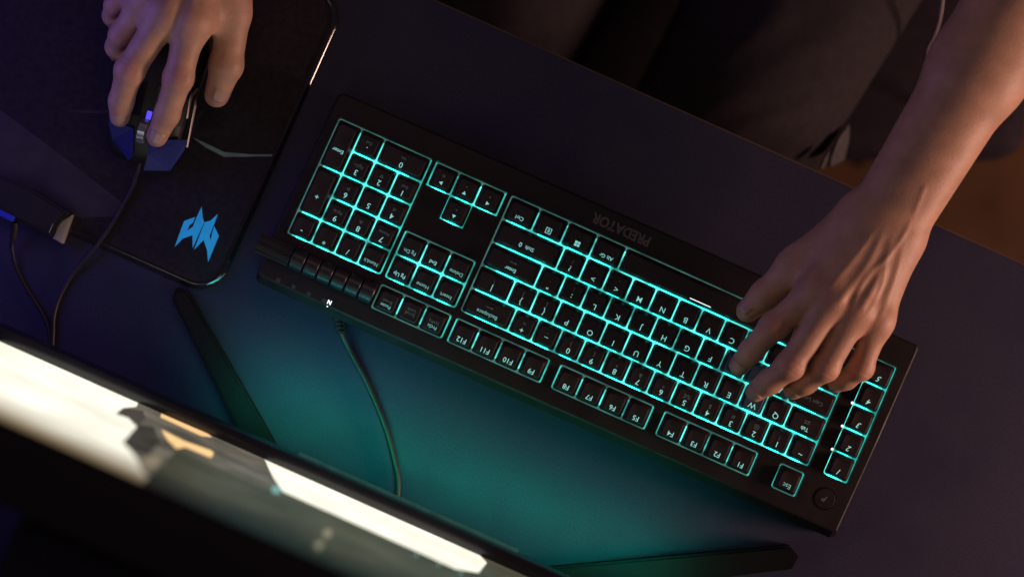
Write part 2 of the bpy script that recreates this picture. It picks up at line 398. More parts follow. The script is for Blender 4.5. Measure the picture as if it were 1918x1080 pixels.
CAPZ = 0.0018; CAPH = 0.0118; G2 = 0.00050; G2Y = 0.00062
cap_cache = {}
def cap_mesh(wu, hu, blue, flat=False):
    k = (wu, hu, blue, flat)
    if k in cap_cache: return cap_cache[k]
    bw, bh = wu * U / 2 - G2, hu * U / 2 - G2Y
    ix, iy = 0.0025, 0.0025
    bm = bmesh.new(); n = 2
    def rg(hw, hh, cy, r, z):
        return [bm.verts.new((x, y + cy, z)) for x, y in rrect(-hw, hw, -hh, hh, r, n)]
    a = rg(bw, bh, 0, 0.0016, CAPZ); a2 = rg(bw - 0.0001, bh - 0.0001, 0, 0.0016, CAPZ + 0.0022)
    b1 = rg(bw - ix + 0.0003, bh - iy + 0.0003, 0.0012, 0.0022, CAPH - 0.0007); c = rg(bw - ix - 0.0003, bh - iy - 0.0003, 0.0012, 0.0019, CAPH)
    d = rg((bw - ix) * 0.62, (bh - iy) * 0.72, 0.0012, 0.0015, CAPH - (0 if flat else 0.00028))
    for p, q in ((a, a2), (a2, b1), (b1, c), (c, d)):
        for i in range(len(p)):
            j = (i + 1) % len(p); bm.faces.new((p[i], p[j], q[j], q[i]))
    bm.faces.new(d)
    bmesh.ops.recalc_face_normals(bm, faces=bm.faces)
    me = bpy.data.meshes.new('keycap'); bm.to_mesh(me); bm.free()
    me.materials.append(M_capblue if blue else M_cap)
    me.polygons.foreach_set('use_smooth', [True] * len(me.polygons)); me.set_sharp_from_angle(angle=R(28))
    cap_cache[k] = me; return me

# printed glyphs as flat meshes
text_cache = {}
text_jobs = []
def glyph_shapes(kind):
    """polygons in units of 1 = 1 mm, drawn around the origin"""
    q = lambda x0, x1, y0, y1: [(x0, y0), (x1, y0), (x1, y1), (x0, y1)]
    if kind == 'WIN': return [q(-2, -0.15, -2, -0.15), q(0.15, 2.2, -2, -0.15), q(-2, -0.15, 0.15, 2), q(0.15, 2.2, 0.15, 2.1)]
    if kind == 'MENU': return [q(-2.3, -1.8, -2.3, 2.3), q(1.8, 2.3, -2.3, 2.3), q(-1.8, 1.8, 1.8, 2.3), q(-1.8, 1.8, -2.3, -1.8), q(-0.9, -0.4, -1.1, 1.1), q(-0.4, 0.9, 0.7, 1.1), q(-0.4, 0.9, -0.2, 0.2), q(-0.4, 0.9, -1.1, -0.7)]
    if kind == 'TRI_L': return [[(-1.6, 0), (1.0, -1.5), (1.0, 1.5)]]
    if kind == 'TRI_R': return [[(1.6, 0), (-1.0, 1.5), (-1.0, -1.5)]]
    if kind == 'TRI_U': return [[(0, 1.6), (-1.5, -1.0), (1.5, -1.0)]]
    if kind == 'TRI_D': return [[(0, -1.6), (1.5, 1.0), (-1.5, 1.0)]]
    if kind.startswith('OUT_'):
        an = {'L': 90, 'R': -90, 'U': 0, 'D': 180}[kind[-1]]
        o = [(0, 1.5), (-1.5, -1.1), (1.5, -1.1)]; i_ = [(0, 0.7), (-0.8, -0.7), (0.8, -0.7)]
        rot = lambda p: (p[0] * math.cos(R(an)) - p[1] * math.sin(R(an)), p[0] * math.sin(R(an)) + p[1] * math.cos(R(an)))
        o = [rot(p) for p in o]; i_ = [rot(p) for p in i_]
        return [[o[k], o[(k + 1) % 3], i_[(k + 1) % 3], i_[k]] for k in range(3)]
    if kind == 'ARROW': return [q(-1.6, 3, -0.25, 0.25), [(-3, 0), (-1.6, -0.9), (-1.6, 0.9)]]
    if kind == 'TABS': return [q(-2.4, 1.2, 0.6, 1.1), [(2.4, 0.85), (1.2, 1.7), (1.2, 0.0)], q(-1.2, 2.4, -1.1, -0.6), [(-2.4, -0.85), (-1.2, -1.7), (-1.2, 0.0)]]
    if kind == 'UPARROW': return [[(0, 2.0), (-1.5, 0.3), (-0.9, 0.3), (0, 1.25), (0.9, 0.3), (1.5, 0.3)], q(-0.9, -0.4, -1.6, 0.3), q(0.4, 0.9, -1.6, 0.3), q(-0.4, 0.4, -1.6, -1.1)]
GL = {'WIN', 'MENU', 'TRI_L', 'TRI_R', 'TRI_U', 'TRI_D', 'ARROW', 'TABS', 'UPARROW', 'OUT_L', 'OUT_R', 'OUT_U', 'OUT_D'}
def glyph_mesh(kind):
    vs, fs = [], []
    for poly in glyph_shapes(kind):
        fs.append(tuple(range(len(vs), len(vs) + len(poly)))); vs += [(x * 0.001, y * 0.001, 0) for x, y in poly]
    me = bpy.data.meshes.new('legend'); me.from_pydata(vs, [], fs); me.update(); return me
tmp_col = bpy.data.collections.new('tmp'); sc.collection.children.link(tmp_col)
def request_text(body, size, m, parent, loc, shear=0.0, name='legend', rot=0.0, bold=0.0, sx=1.0):
    if body in GL:
        me = glyph_mesh(body); me.materials.append(m)
        o = link(bpy.data.objects.new(name, me), parent); o.location = loc; return o
    cu = bpy.data.curves.new('txt', 'FONT'); cu.body = body; cu.size = size; cu.align_x = 'CENTER'; cu.align_y = 'CENTER'
    cu.resolution_u = 3; cu.shear = shear; cu.offset = bold; cu.space_line = 0.8
    t = bpy.data.objects.new('txt', cu); tmp_col.objects.link(t)
    text_jobs.append((t, m, parent, loc, name, rot, sx))
def flush_text():
    dg = bpy.context.evaluated_depsgraph_get(); dg.update()
    for t, m, parent, loc, name, rot, sx in text_jobs:
        me = bpy.data.meshes.new_from_object(t.evaluated_get(dg)); me.name = name
        me.materials.clear(); me.materials.append(m)
        o = link(bpy.data.objects.new(name, me), parent); o.location = loc; o.rotation_euler = (0, 0, rot); o.scale = (sx, 1, 1)
    for t, *_ in text_jobs:
        cu = t.data; bpy.data.objects.remove(t); bpy.data.curves.remove(cu)
    bpy.data.collections.remove(tmp_col); text_jobs.clear()

bl = {}
for k in keys:
    x0, x1, y0, y1 = k['c']; cx, cy = (x0 + x1) / 2 * U, (y0 + y1) / 2 * U
    o = link(bpy.data.objects.new('keycap', cap_mesh(round(x1 - x0, 3), round(y1 - y0, 3), bool(k.get('blue')), bool(k.get('space')))), kb)
    o.location = (cx, cy, random.uniform(-0.0001, 0.0001))
    if k.get('blue'): o['label'] = 'slate blue keycap'
    if k.get('space'): o['label'] = 'long blank space bar'
    zt = CAPH + 0.00004
    hh = (y1 - y0) * U / 2
    if y1 - y0 > 1.5: hh = U / 2
    rear = hh - 0.0048
    pm = M_legmid if k['mid'] else M_leg
    t = k['prim']
    if t == 'SHIFT':
        request_text('Shift', SW, pm, o, (-0.002, rear - 0.001, zt)); request_text('UPARROW', 0, pm, o, (0.0055, rear - 0.001, zt))
    elif t:
        request_text(t, k['size'], pm, o, (0, rear, zt), 0.35 if k.get('ital') else 0.0, bold=0.00003)
    if k['sec']:
        if k['sec'] == 'Caps Lock': request_text('Caps Lock', 0.0042, M_legdim, o, (0.001, 0.002, zt))
        elif '\n' in k['sec']: request_text(k['sec'], 0.0036, M_legdim, o, (0, 0.0012, zt))
        else: request_text(k['sec'], 0.0034 if len(k['sec']) > 2 else 0.0046, M_legdim, o, (0, rear - (0.0052 if k['size'] == S1 or k['size'] == SW else 0.0036), zt))
    bl.setdefault(k['g'], []).append(k)
# backlit tray below each block of keys
for g, ks in bl.items():
    X0 = min(k['c'][0] for k in ks); X1 = max(k['c'][1] for k in ks); Y0 = min(k['c'][2] for k in ks); Y1 = max(k['c'][3] for k in ks)
    vs, fs, mi = [], [], []
    d = 0.0032; e = mg - 0.0001
    for k in ks:
        x0, x1, y0, y1 = k['c']
        eps = 1e-6
        l = -e if abs(x0 - X0) < eps else 0; r_ = e if abs(x1 - X1) < eps else 0; bt = -e if abs(y0 - Y0) < eps else 0; tp = e if abs(y1 - Y1) < eps else 0
        o4 = [(x0 * U + l, y0 * U + bt), (x1 * U + r_, y0 * U + bt), (x1 * U + r_, y1 * U + tp), (x0 * U + l, y1 * U + tp)]
        i4 = [(x0 * U + d, y0 * U + d), (x1 * U - d, y0 * U + d), (x1 * U - d, y1 * U - d), (x0 * U + d, y1 * U - d)]
        s = len(vs); vs += [(x, y, 0.0) for x, y in o4 + i4]
        fpanel = g in ('fa', 'fb', 'fc', 'esc', 'sys')
        side = [2 if bt else 0, 2 if r_ else 0, (2 if fpanel else 0) if tp else 0, 1 if l else 0]
        if g in ('fa', 'fb', 'fc', 'esc'):
            if l: side[3] = 1
            if r_: side[1] = 1
        if g == 'arr': side = [2 if y0 == 0 else 1, 1 if (r_ or y0 == 1) else 0, 0, 1 if (l or y0 == 1) else 0]
        if g == 'mac': side = [2 if bt else 0, 0, 0, 1]
        if g == 'nav' and r_: side[1] = 1
        if side[2] == 0: side[2] = 3
        for q in range(4):
            q2 = (q + 1) % 4; qa, qb = (q - 1) % 4, (q + 1) % 4
            A, B, C_, D_ = s + q, s + q2, s + 4 + q2, s + 4 + q
            if side[q] in (0, 3) and (side[qa] in (1, 2) or side[qb] in (1, 2)):
                # a bright side stops short of a dim outer side
                va, vb = list(vs[A]), list(vs[B]); ax_ = 0 if q in (0, 2) else 1
                if side[qa] in (1, 2): va[ax_] = vs[D_][ax_]
                if side[qb] in (1, 2): vb[ax_] = vs[C_][ax_]
                if side[qa] in (1, 2): fs.append((A, len(vs), D_)); mi.append(side[qa]); vs.append(tuple(va)); A = len(vs) - 1
                if side[qb] in (1, 2): fs.append((len(vs), B, C_)); mi.append(side[qb]); vs.append(tuple(vb)); B = len(vs) - 1
            if side[q] == 3:   # the lamp sits in the middle of the key's rear edge
                def mixp(i_, j_, t_): return tuple(vs[i_][c_] * (1 - t_) + vs[j_][c_] * t_ for c_ in range(3))
                n0 = len(vs); vs += [mixp(A, B, 0.22), mixp(A, B, 0.78), mixp(D_, C_, 0.22), mixp(D_, C_, 0.78)]
                fs += [(A, n0, n0 + 2, D_), (n0, n0 + 1, n0 + 3, n0 + 2), (n0 + 1, B, C_, n0 + 3)]; mi += [0, 3, 0]
            else:
                fs.append((A, B, C_, D_)); mi.append(side[q])
    o = mesh_obj('backlight_tray', vs, fs, M_glow, kb)
    o.data.materials.append(M_glowmid); o.data.materials.append(M_glowdim); o.data.materials.append(M_glowhot)
    o.data.polygons.foreach_set('material_index', mi)
# lit line on the space bar, macro indicators, case print
sb = mesh_obj('indicator_light', [(6.05 * U, 0.865 * U, CAPH + 0.0001), (6.95 * U, 0.865 * U, CAPH + 0.0001), (6.95 * U, 0.90 * U, CAPH + 0.0001), (6.05 * U, 0.90 * U, CAPH + 0.0001)], [(0, 1, 2, 3)], M_ind, kb)
for yy in (2, 3, 4):
    bm = bmesh.new(); bmesh.ops.create_uvsphere(bm, u_segments=10, v_segments=6, radius=0.0011)
    for v in bm.verts: v.co.z *= 0.5
    o = bm_obj('indicator_light', bm, M_ind, kb, 180); o.location = (-0.61 * U, yy * U + 0.0003, DECK + 0.0002)
request_text('PREDATOR', 0.0108, M_logo, kb, (10.5 * U, -0.53 * U, DECK + 0.00006), name='brand_lettering', bold=0.0003, sx=0.86)
# round button
bm = bmesh.new(); bmesh.ops.create_cone(bm, segments=28, radius1=0.0080, radius2=0.0074, depth=0.0005, cap_ends=True)
o = bm_obj('round_button', bm, M_case, kb, 30); o.location = (-1.12 * U, 5.92 * U, DECK + 0.00025)
request_text('P', 0.0060, M_legdim, o, (0, 0, 0.0003), 0.3)
vs, fs = tube_data([Vector((0.0084 * math.cos(t), 0.0084 * math.sin(t), -0.0001)) for t in [2 * math.pi * i / 32 for i in range(33)]], 0.00025, 6)
mesh_obj('ring', vs, fs, M_gloss, o, 60)
# roller and media keys on the rear right of the case
ry, rz = 5.83 * U, DECK + 0.0012
def xcyl(name, x0, x1, rad, m, teeth=0, seg=28, bev=0.0):
    prof = []
    n = teeth * 4 if teeth else seg
    for i in range(n):
        a_ = 2 * math.pi * i / n; rr = rad - (0.0006 if teeth and (i % 4) in (2, 3) else 0)
        prof.append((rr * math.cos(a_), rr * math.sin(a_)))
    vs, fs = [], []
    st = [(x0, 1 - bev / rad), (x0 + bev, 1), (x1 - bev, 1), (x1, 1 - bev / rad)] if bev else [(x0, 1), (x1, 1)]
    for x, s in st: vs += [(x, ry + p[0] * s, rz + p[1] * s) for p in prof]
    for j in range(len(st) - 1):
        for i in range(n):
            i2 = (i + 1) % n; fs.append((j * n + i, j * n + i2, (j + 1) * n + i2, (j + 1) * n + i))
    fs.append(tuple(range(n))[::-1]); fs.append(tuple((len(st) - 1) * n + i for i in range(n)))
    return mesh_obj(name, vs, fs, m, kb, 35)
xcyl('volume_roller', 21.95 * U, 23.35 * U, 0.0078, M_black, teeth=26)
for i in range(6):
    x0 = 18.35 + i * 0.597
    xcyl('media_key', x0 * U + 0.0004, (x0 + 0.597) * U - 0.0004, 0.0086, M_roll, bev=0.0007)
for i in range(4):
    x_, y_ = (22.05 - 0.66 * i) * U, 6.86 * U
    mesh_obj('media_icon', [(x_ - 0.0015, y_ - 0.0015, DECK + 0.00005), (x_ + 0.0015, y_ - 0.0015, DECK + 0.00005), (x_ + 0.0015, y_ + 0.0015, DECK + 0.00005), (x_ - 0.0015, y_ + 0.0015, DECK + 0.00005)], [(0, 1, 2, 3)], M_icon, kb)
request_text('N', 0.0042, M_ind, kb, (19.85 * U, 6.83 * U, DECK + 0.00006), name='indicator_light', bold=0.0002)
mesh_obj('indicator_light', [(x * U, y * U, DECK + 0.00006) for x, y in ((19.82, 7.0), (19.9, 7.0), (19.86, 7.06))], [(0, 1, 2)], M_ind, kb)
flush_text()
# cable with ribbed strain relief (part of the keyboard, in world space under an inverse parent)
def world_child(o, parent):
    bpy.context.view_layer.update()
    o.parent = parent; o.matrix_parent_inverse = parent.matrix_world.inverted(); return o
cb = tube('cable', [P(636, 592, 0.012), P(640, 622, 0.010), P(655, 655, 0.006), P(690, 722, 0.0045), P(722, 800, 0.004), P(738, 860, 0.004), P(745, 900, 0.004), P(742, 940, 0.004), P(725, 1010, 0.004), P(700, 1100, 0.004)], 0.0024, M_cable, seg=12)
world_child(cb, kb)
for i in range(5):
    c = P(634 + i * 1.5, 590 + i * 8, 0.012 - i * 0.0005); d = Vector((-0.08, 1, 0)) * 0.0011
    vs, fs = tube_data([c - Vector((0, -1, 0)) * 0.0010, c + Vector((0, -1, 0)) * 0.0010], 0.0062 - i * 0.0004, 14)
    world_child(mesh_obj('strain_relief', vs, fs, M_cable, None, 40), kb)

# ------------------------------------------------------------------ mouse pad
pad = empty('mouse_pad', P(395, 540), (0, 0, 0))
tag(pad, 'black mouse pad with blue angular emblem and faint grey stripes', 'mouse pad')
pd0 = P(400, 548) ; pr = (P(640, 8) - P(400, 548)); pl = ex * 0.36; pr = ey * -1 * pr.length
# outline in world: corner, up the right edge, across, back
def pad_outline(grow=0.0):
    L, D = 0.37, pr.length
    rr = rrect(0 - grow, L + grow, 0 - grow, D + grow, 0.020 + grow, 7)
    return [pd0 + ex * x - ey * y for x, y in rr]
pts = [(p.x, p.y) for p in pad_outline(0)][::-1]
o = prism('pad_surface', pts, 0.0002, 0.0040, M_pad, None, 0.0005, 2); world_child(o, pad)
def loop_profile(prof):
    rings = [[Vector((p.x, p.y, z)) for p in pad_outline(d)] for d, z in prof]
    n = len(rings[0]); vs = [v for r_ in rings for v in r_]; fs = []
    for j in range(len(rings) - 1):
        for i in range(n): fs.append((j * n + i, j * n + (i + 1) % n, (j + 1) * n + (i + 1) % n, (j + 1) * n + i))
    bm = bmesh.new(); me = bpy.data.meshes.new('t'); me.from_pydata(vs, [], fs); bm.from_mesh(me); bpy.data.meshes.remove(me)
    return bm
world_child(bm_obj('rim', loop_profile([(-0.0016, 0.0040), (-0.0014, 0.0047), (0.0, 0.0047), (0.0005, 0.0046), (0.0031, 0.00244), (0.0035, 0.0020), (0.0035, 0.0003)]), M_padrim, None, 50), pad)
PZ = 0.0041
def pad_print(name, poly, m):
    o = mesh_obj(name, [P(x, y, PZ) for x, y in poly], [tuple(range(len(poly)))[::-1]], m); return world_child(o, pad)
pad_print('printed_stripe', [(-60, 158), (0, 206), (100, 280), (232, 382), (215, 405), (150, 408), (-10, 338), (-60, 320)], M_padgrey)
pad_print('printed_line', [(360, 257), (385, 268), (420, 285), (470, 289), (512, 289), (512, 293), (420, 294), (385, 276)], M_padline)
pad_print('printed_line', [(386, 205), (372, 225), (361, 255), (356, 252), (363, 226), (374, 208)], M_padgrey)
pad_print('printed_line', [(120, 206), (205, 207), (205, 212), (160, 212)], M_padgrey)
lg = lambda pts: [(300 + x / 6, 340 + y / 6) for x, y in pts]
def emblem(polys):
    bm = bmesh.new()
    for poly in polys:
        v = [bm.verts.new(P(x, y, PZ)) for x, y in lg(poly)]
        es = [bm.edges.new((v[i], v[(i + 1) % len(v)])) for i in range(len(v))]
        bmesh.ops.triangle_fill(bm, edges=es, use_beauty=True)
    for f in bm.faces:
        f.normal_update()
        if f.normal.z < 0: f.normal_flip()
    me = bpy.data.meshes.new('emblem'); bm.to_mesh(me); bm.free()
    return world_child(me_obj('emblem', me, M_padlogo), pad)
emblem([[(162, 735), (270, 442), (395, 398), (368, 462), (330, 490), (305, 552), (368, 505), (408, 405), (467, 280), (476, 395), (494, 455), (365, 750), (362, 602), (255, 640)],
        [(380, 768), (500, 455), (565, 440), (650, 362), (572, 570), (556, 605), (567, 662), (582, 590), (607, 500), (660, 610), (538, 905), (527, 770), (488, 655)]])

# ------------------------------------------------------------------ monitor
mx = Vector((0.9135, -0.4067, 0)); mn = Vector((0.4067, 0.9135, 0))   # along the screen, towards the typist
mon = empty('monitor', (0, 0, 0))
mon_o = -mn * 0.1851 + mx * (-0.018)
mon.matrix_world = Matrix(((-mx.x, -mn.x, 0, mon_o.x), (-mx.y, -mn.y, 0, mon_o.y), (0, 0, 1, 0), (0, 0, 0, 1)))
tag(mon, 'wide dark monitor with a bright white picture on a V-shaped stand', 'monitor')
# local axes: x to the typist's right, y away from the typist, z up; screen face at y = 0
LEAN = math.tan(R(1.7)); Z1, Z2 = 0.11, 0.445
def sy(z): return (z - Z1) * LEAN
HW = 0.305
def slab(name, x0, x1, z0, z1, yf, yb, m, bev=0.002):
    bm = box_bm(x0, x1, yf, yb, z0, z1, bev)
    for v in bm.verts: v.co.y += sy(v.co.z)
    return bm_obj(name, bm, m, mon, 35)
slab('housing', -HW - 0.008, HW + 0.008, 0.092, Z2 + 0.007, 0.0015, 0.045, M_black, 0.004)
slab('rear_cover', -0.20, 0.20, 0.14, Z2 - 0.03, 0.045, 0.10, M_black, 0.015)
slab('lower_bezel', -HW - 0.008, HW + 0.008, 0.084, Z1, -0.0105, 0.0014, M_gloss, 0.002)
slab('upper_bezel', -HW - 0.008, HW + 0.008, Z2, Z2 + 0.007, -0.0006, 0.0014, M_black, 0.0004)
for s in (-1, 1): slab('side_bezel', min(s * HW, s * (HW + 0.008)), max(s * HW, s * (HW + 0.008)), Z1 + 0.0002, Z2 - 0.0002, -0.0006, 0.0014, M_black, 0.0004)
def scr_mat(name, col, strength, var=0.1, scale=12):
    m = mat(name, (0.01, 0.01, 0.01), 0.25, 0.4, emit=col, strength=strength)
    nt = m.node_tree; b_ = nt.nodes['Principled BSDF']
    n = nt.nodes.new('ShaderNodeTexNoise'); n.inputs['Scale'].default_value = scale; n.inputs['Detail'].default_value = 3
    tc = nt.nodes.new('ShaderNodeTexCoord'); nt.links.new(tc.outputs['Object'], n.inputs['Vector'])
    rp = nt.nodes.new('ShaderNodeValToRGB'); rp.color_ramp.elements[0].position = 0.35; rp.color_ramp.elements[1].position = 0.68
    rp.color_ramp.elements[0].color = (*[c * (1 - var) for c in col], 1); rp.color_ramp.elements[1].color = (*[c * (1 + var) for c in col], 1)
    nt.links.new(n.outputs['Fac'], rp.inputs['Fac']); nt.links.new(rp.outputs['Color'], b_.inputs['Emission Color'])
    return m
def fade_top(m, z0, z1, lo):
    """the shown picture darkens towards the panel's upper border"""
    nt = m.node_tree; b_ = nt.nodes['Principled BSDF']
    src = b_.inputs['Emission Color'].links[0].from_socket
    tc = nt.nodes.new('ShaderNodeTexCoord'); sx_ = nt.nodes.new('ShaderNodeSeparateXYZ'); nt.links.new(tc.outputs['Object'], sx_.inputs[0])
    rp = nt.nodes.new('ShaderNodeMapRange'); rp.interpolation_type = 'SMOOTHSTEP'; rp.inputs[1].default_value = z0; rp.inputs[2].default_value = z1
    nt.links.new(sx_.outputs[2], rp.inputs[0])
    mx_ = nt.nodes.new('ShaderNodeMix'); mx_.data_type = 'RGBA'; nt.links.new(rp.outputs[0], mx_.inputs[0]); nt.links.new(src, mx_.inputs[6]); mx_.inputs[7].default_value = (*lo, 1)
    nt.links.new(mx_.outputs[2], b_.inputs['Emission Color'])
M_scr = scr_mat('screen_olive', (0.072, 0.070, 0.045), 1.0, 0.35)
M_scrw = scr_mat('screen_white', (1.0, 0.96, 0.80), 1.12, 0.14, 18)
fade_top(M_scrw, 0.335, 0.445, (0.16, 0.11, 0.05)); fade_top(M_scr, 0.33, 0.445, (0.010, 0.010, 0.006))  # dimming at a slanted view, painted into the white and olive screen colours
M_scrg = scr_mat('screen_grey', (0.13, 0.115, 0.088), 1.0, 0.45, 25)
M_scro = scr_mat('screen_orange', (1.0, 0.62, 0.27), 1.1, 0.1)
M_scrt = scr_mat('screen_teal', (0.30, 0.62, 0.58), 0.6, 0.1)
def scr_pt(px, py, y=0.0):
    """where a picture detail sits on the panel (local x, z), from its bearing on the panel"""
    s = (px - 959) * 0.9135 + (py - 540) * 0.4067; t = -(px - 959) * 0.4067 + (py - 540) * 0.9135
    # t*S0*(H-z)/H = 0.1851 + (z-Z1)*LEAN
    k = t * S0 / H
    z = (k * H - 0.1851 + Z1 * LEAN) / (k + LEAN)
    x = s * S0 * (H - z) / H + 0.018
    return (-x, z)
def scr_shape(name, poly, m, off):
    pts_ = [scr_pt(*p) for p in poly]
    pts_ = [(max(-HW, min(HW, x)), max(Z1 + 0.0005, min(Z2 - 0.0005, z))) for x, z in pts_]
    bm = bmesh.new(); v = [bm.verts.new((x, sy(z) - off, z)) for x, z in pts_]
    es = [bm.edges.new((v[i], v[(i + 1) % len(v)])) for i in range(len(v))]
    bmesh.ops.triangle_fill(bm, edges=es, use_beauty=True)
    for f in bm.faces:
        f.normal_update()
        if f.normal.y > 0: f.normal_flip()
    me = bpy.data.meshes.new(name); bm.to_mesh(me); bm.free()
    return me_obj(name, me, m, mon)
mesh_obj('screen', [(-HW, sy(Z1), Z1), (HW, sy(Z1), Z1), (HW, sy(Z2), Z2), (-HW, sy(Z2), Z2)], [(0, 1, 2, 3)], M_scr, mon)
cr = lambda pts: [(x / 3, 720 + y / 3) for x, y in pts]
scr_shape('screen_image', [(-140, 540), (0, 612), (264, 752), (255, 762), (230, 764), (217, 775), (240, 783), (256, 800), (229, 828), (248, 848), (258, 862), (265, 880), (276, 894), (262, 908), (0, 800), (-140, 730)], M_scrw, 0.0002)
scr_shape('screen_image', [(264, 752), (255, 762), (230, 764), (217, 775), (240, 783), (256, 800), (229, 828), (248, 848), (258, 862), (265, 880), (276, 894), (335, 840), (500, 915), (520, 912), (495, 860), (400, 800), (300, 755)], M_scrg, 0.0003)
scr_shape('screen_image', cr([(905, 165), (1180, 270), (1190, 298), (1130, 290), (900, 185)]), M_scro, 0.0005)
scr_shape('screen_image', cr([(905, 255), (1030, 318), (1180, 370), (1200, 385), (1185, 412), (1040, 352), (990, 362), (940, 310)]), M_scro, 0.0005)
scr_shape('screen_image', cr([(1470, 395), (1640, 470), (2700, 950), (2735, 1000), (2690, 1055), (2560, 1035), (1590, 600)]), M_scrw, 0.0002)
scr_shape('screen_image', cr([(1520, 585), (1545, 568), (1580, 590), (1570, 615), (1535, 612)]), M_scrt, 0.0006)
M_scrc = scr_mat('screen_cream', (0.24, 0.22, 0.14), 1.0, 0.2)
for qx, qy, qr in ((613, 999, 9), (597, 1021, 8)):
    scr_shape('screen_image', [(qx + qr * math.cos(R(a_)), qy + qr * math.sin(R(a_))) for a_ in range(0, 360, 36)], M_scrc, 0.0006)
M_scrd = scr_mat('screen_brown', (0.055, 0.048, 0.038), 1.0, 0.4, 30)
scr_shape('screen_image', cr([(650, 160), (720, 138), (800, 150), (815, 190), (780, 230), (720, 185)]), M_scrd, 0.0005)
scr_shape('screen_image', cr([(690, 330), (780, 225), (860, 240), (900, 320), (830, 400), (760, 380)]), M_scrd, 0.0005)
M_scrl = scr_mat('screen_taupe', (0.24, 0.20, 0.13), 1.0, 0.3, 30)
scr_shape('screen_image', cr([(790, 430), (850, 395), (910, 400), (880, 460), (830, 490), (800, 470)]), M_scrl, 0.0005)
for q in ((779, 1040), (821, 1057), (863, 1074)):
    scr_shape('screen_image', [(q[0] - 3, q[1] - 2), (q[0] + 3, q[1] - 1), (q[0] + 3, q[1] + 2), (q[0] - 2, q[1] + 1)], M_scrt, 0.0006)
# teal light bar in the underside of the lower bezel
M_bar = mat('teal_light_bar', (0.1, 0.3, 0.3), 0.4, 0.3, emit=(0.01, 0.16, 0.085), strength=0.16, var=0.3, scale=80, sample=False)
bm = box_bm(-0.10, 0.075, -0.0125, -0.0104, 0.086, 0.0905)
for v in bm.verts: v.co.y += sy(v.co.z)
bm_obj('light_bar', bm, M_bar, mon)
lb = area_light('teal_bar_light', (0, 0, 0), (0, 0, -1), 0.36, 0.185, (0.004, 1.0, 0.58), 0.02)
lb.parent = mon; lb.location = (-0.040, -0.026, 0.072); lb.rotation_euler = (R(-24), 0, 0); lb.data.spread = R(132)
lb2 = area_light('blue_bar_light', (0, 0, 0), (0, 0, -1), 0.14, 0.024, (0.08, 0.42, 1.0), 0.02)
lb2.parent = mon; lb2.location = (0.075, -0.028, 0.074); lb2.rotation_euler = (R(-60), 0, R(20)); lb2.data.spread = R(120)
# stand: V feet, riser
def bar_poly(a, b, wa, wb):
    d = (b - a); d.z = 0; d.normalize(); n = Vector((-d.y, d.x, 0))
    return [a + n * wa, a - n * wa, b - n * wb, b + d * 0.006 , b + n * wb]
apex = P(650, 1127)
for tip, wt in (((340, 552), 0.0068), ((1478, 1040), 0.0090)):
    pl_ = bar_poly(apex, P(*tip), 0.014, wt)
    pts = [(p.x, p.y) for p in pl_]
    if sum(pts[i - 1][0] * pts[i][1] - pts[i][0] * pts[i - 1][1] for i in range(len(pts))) < 0: pts = pts[::-1]
    world_child(prism('foot', pts, 0.0005, 0.0125, M_foot, None, 0.002, 2), mon)
c = P(650, 1127)
bm = bmesh.new(); bmesh.ops.create_cone(bm, segments=24, radius1=0.024, radius2=0.020, depth=0.30, cap_ends=True)
o = bm_obj('riser', bm, M_black, None, 40); o.location = (c.x, c.y, 0.163); world_child(o, mon)

# ------------------------------------------------------------------ hub and its plug
hub = empty('usb_hub', P(60, 385))
tag(hub, 'small black box with a pale end cap at the left edge', 'hub')
hub.rotation_euler = (0, 0, TH)
bpy.context.view_layer.update()
inv = hub.matrix_world.inverted()
def hp(px, py, z=0.0): q = inv @ P(px, py, z); return (q.x, q.y)
body = [hp(x, y) for x, y in ((-90, 290), (68, 356), (139, 401), (122, 413), (104, 442), (-90, 356))]
prism('body', body[::-1], 0.0005, 0.020, M_black, hub, 0.002)
prism('end_cap', [hp(x, y) for x, y in ((141, 403), (123, 413), (116, 421), (105, 447), (121, 456))], 0.0005, 0.014, M_pale, hub, 0.0008)
mesh_obj('trim_line', [(*hp(x, y), 0.0201) for x, y in ((100, 436), (107, 420), (108.5, 420.5), (101.5, 437))], [(0, 1, 2, 3)], M_pale, hub)
plug = empty('usb_plug_cable', P(22, 405))
tag(plug, 'thin cable with a bright blue plug in the black box', 'cable')
bm = box_bm(-0.0068, 0.0068, -0.0022, 0.0022, 0.021, 0.0255, 0.0006)
o = bm_obj('plug', bm, M_plug, plug, 35); o.rotation_euler = (0, 0, R(-26))
def wt(o): return world_child(o, plug)
wt(tube('strain_relief', [P(27, 416, 0.016), P(27, 430, 0.013), P(24, 446, 0.010)], 0.0026, M_cable, n=4))
wt(tube('cord', [P(25, 440, 0.011), P(22, 462, 0.006), P(30, 500, 0.003), P(50, 540, 0.0022), P(74, 578, 0.0022), P(90, 612, 0.0022), P(92, 650, 0.0022), P(70, 740, 0.0022)], 0.0013, M_cable))

# ------------------------------------------------------------------ mouse
mdir = (P(262, 306) - P(305, 140)); mang = math.atan2(mdir.y, mdir.x) - math.pi / 2
mouse = empty('mouse', P(262, 306, 0.0043), (0, 0, mang))
tag(mouse, 'black angular gaming mouse with blue front under the hand', 'mouse')
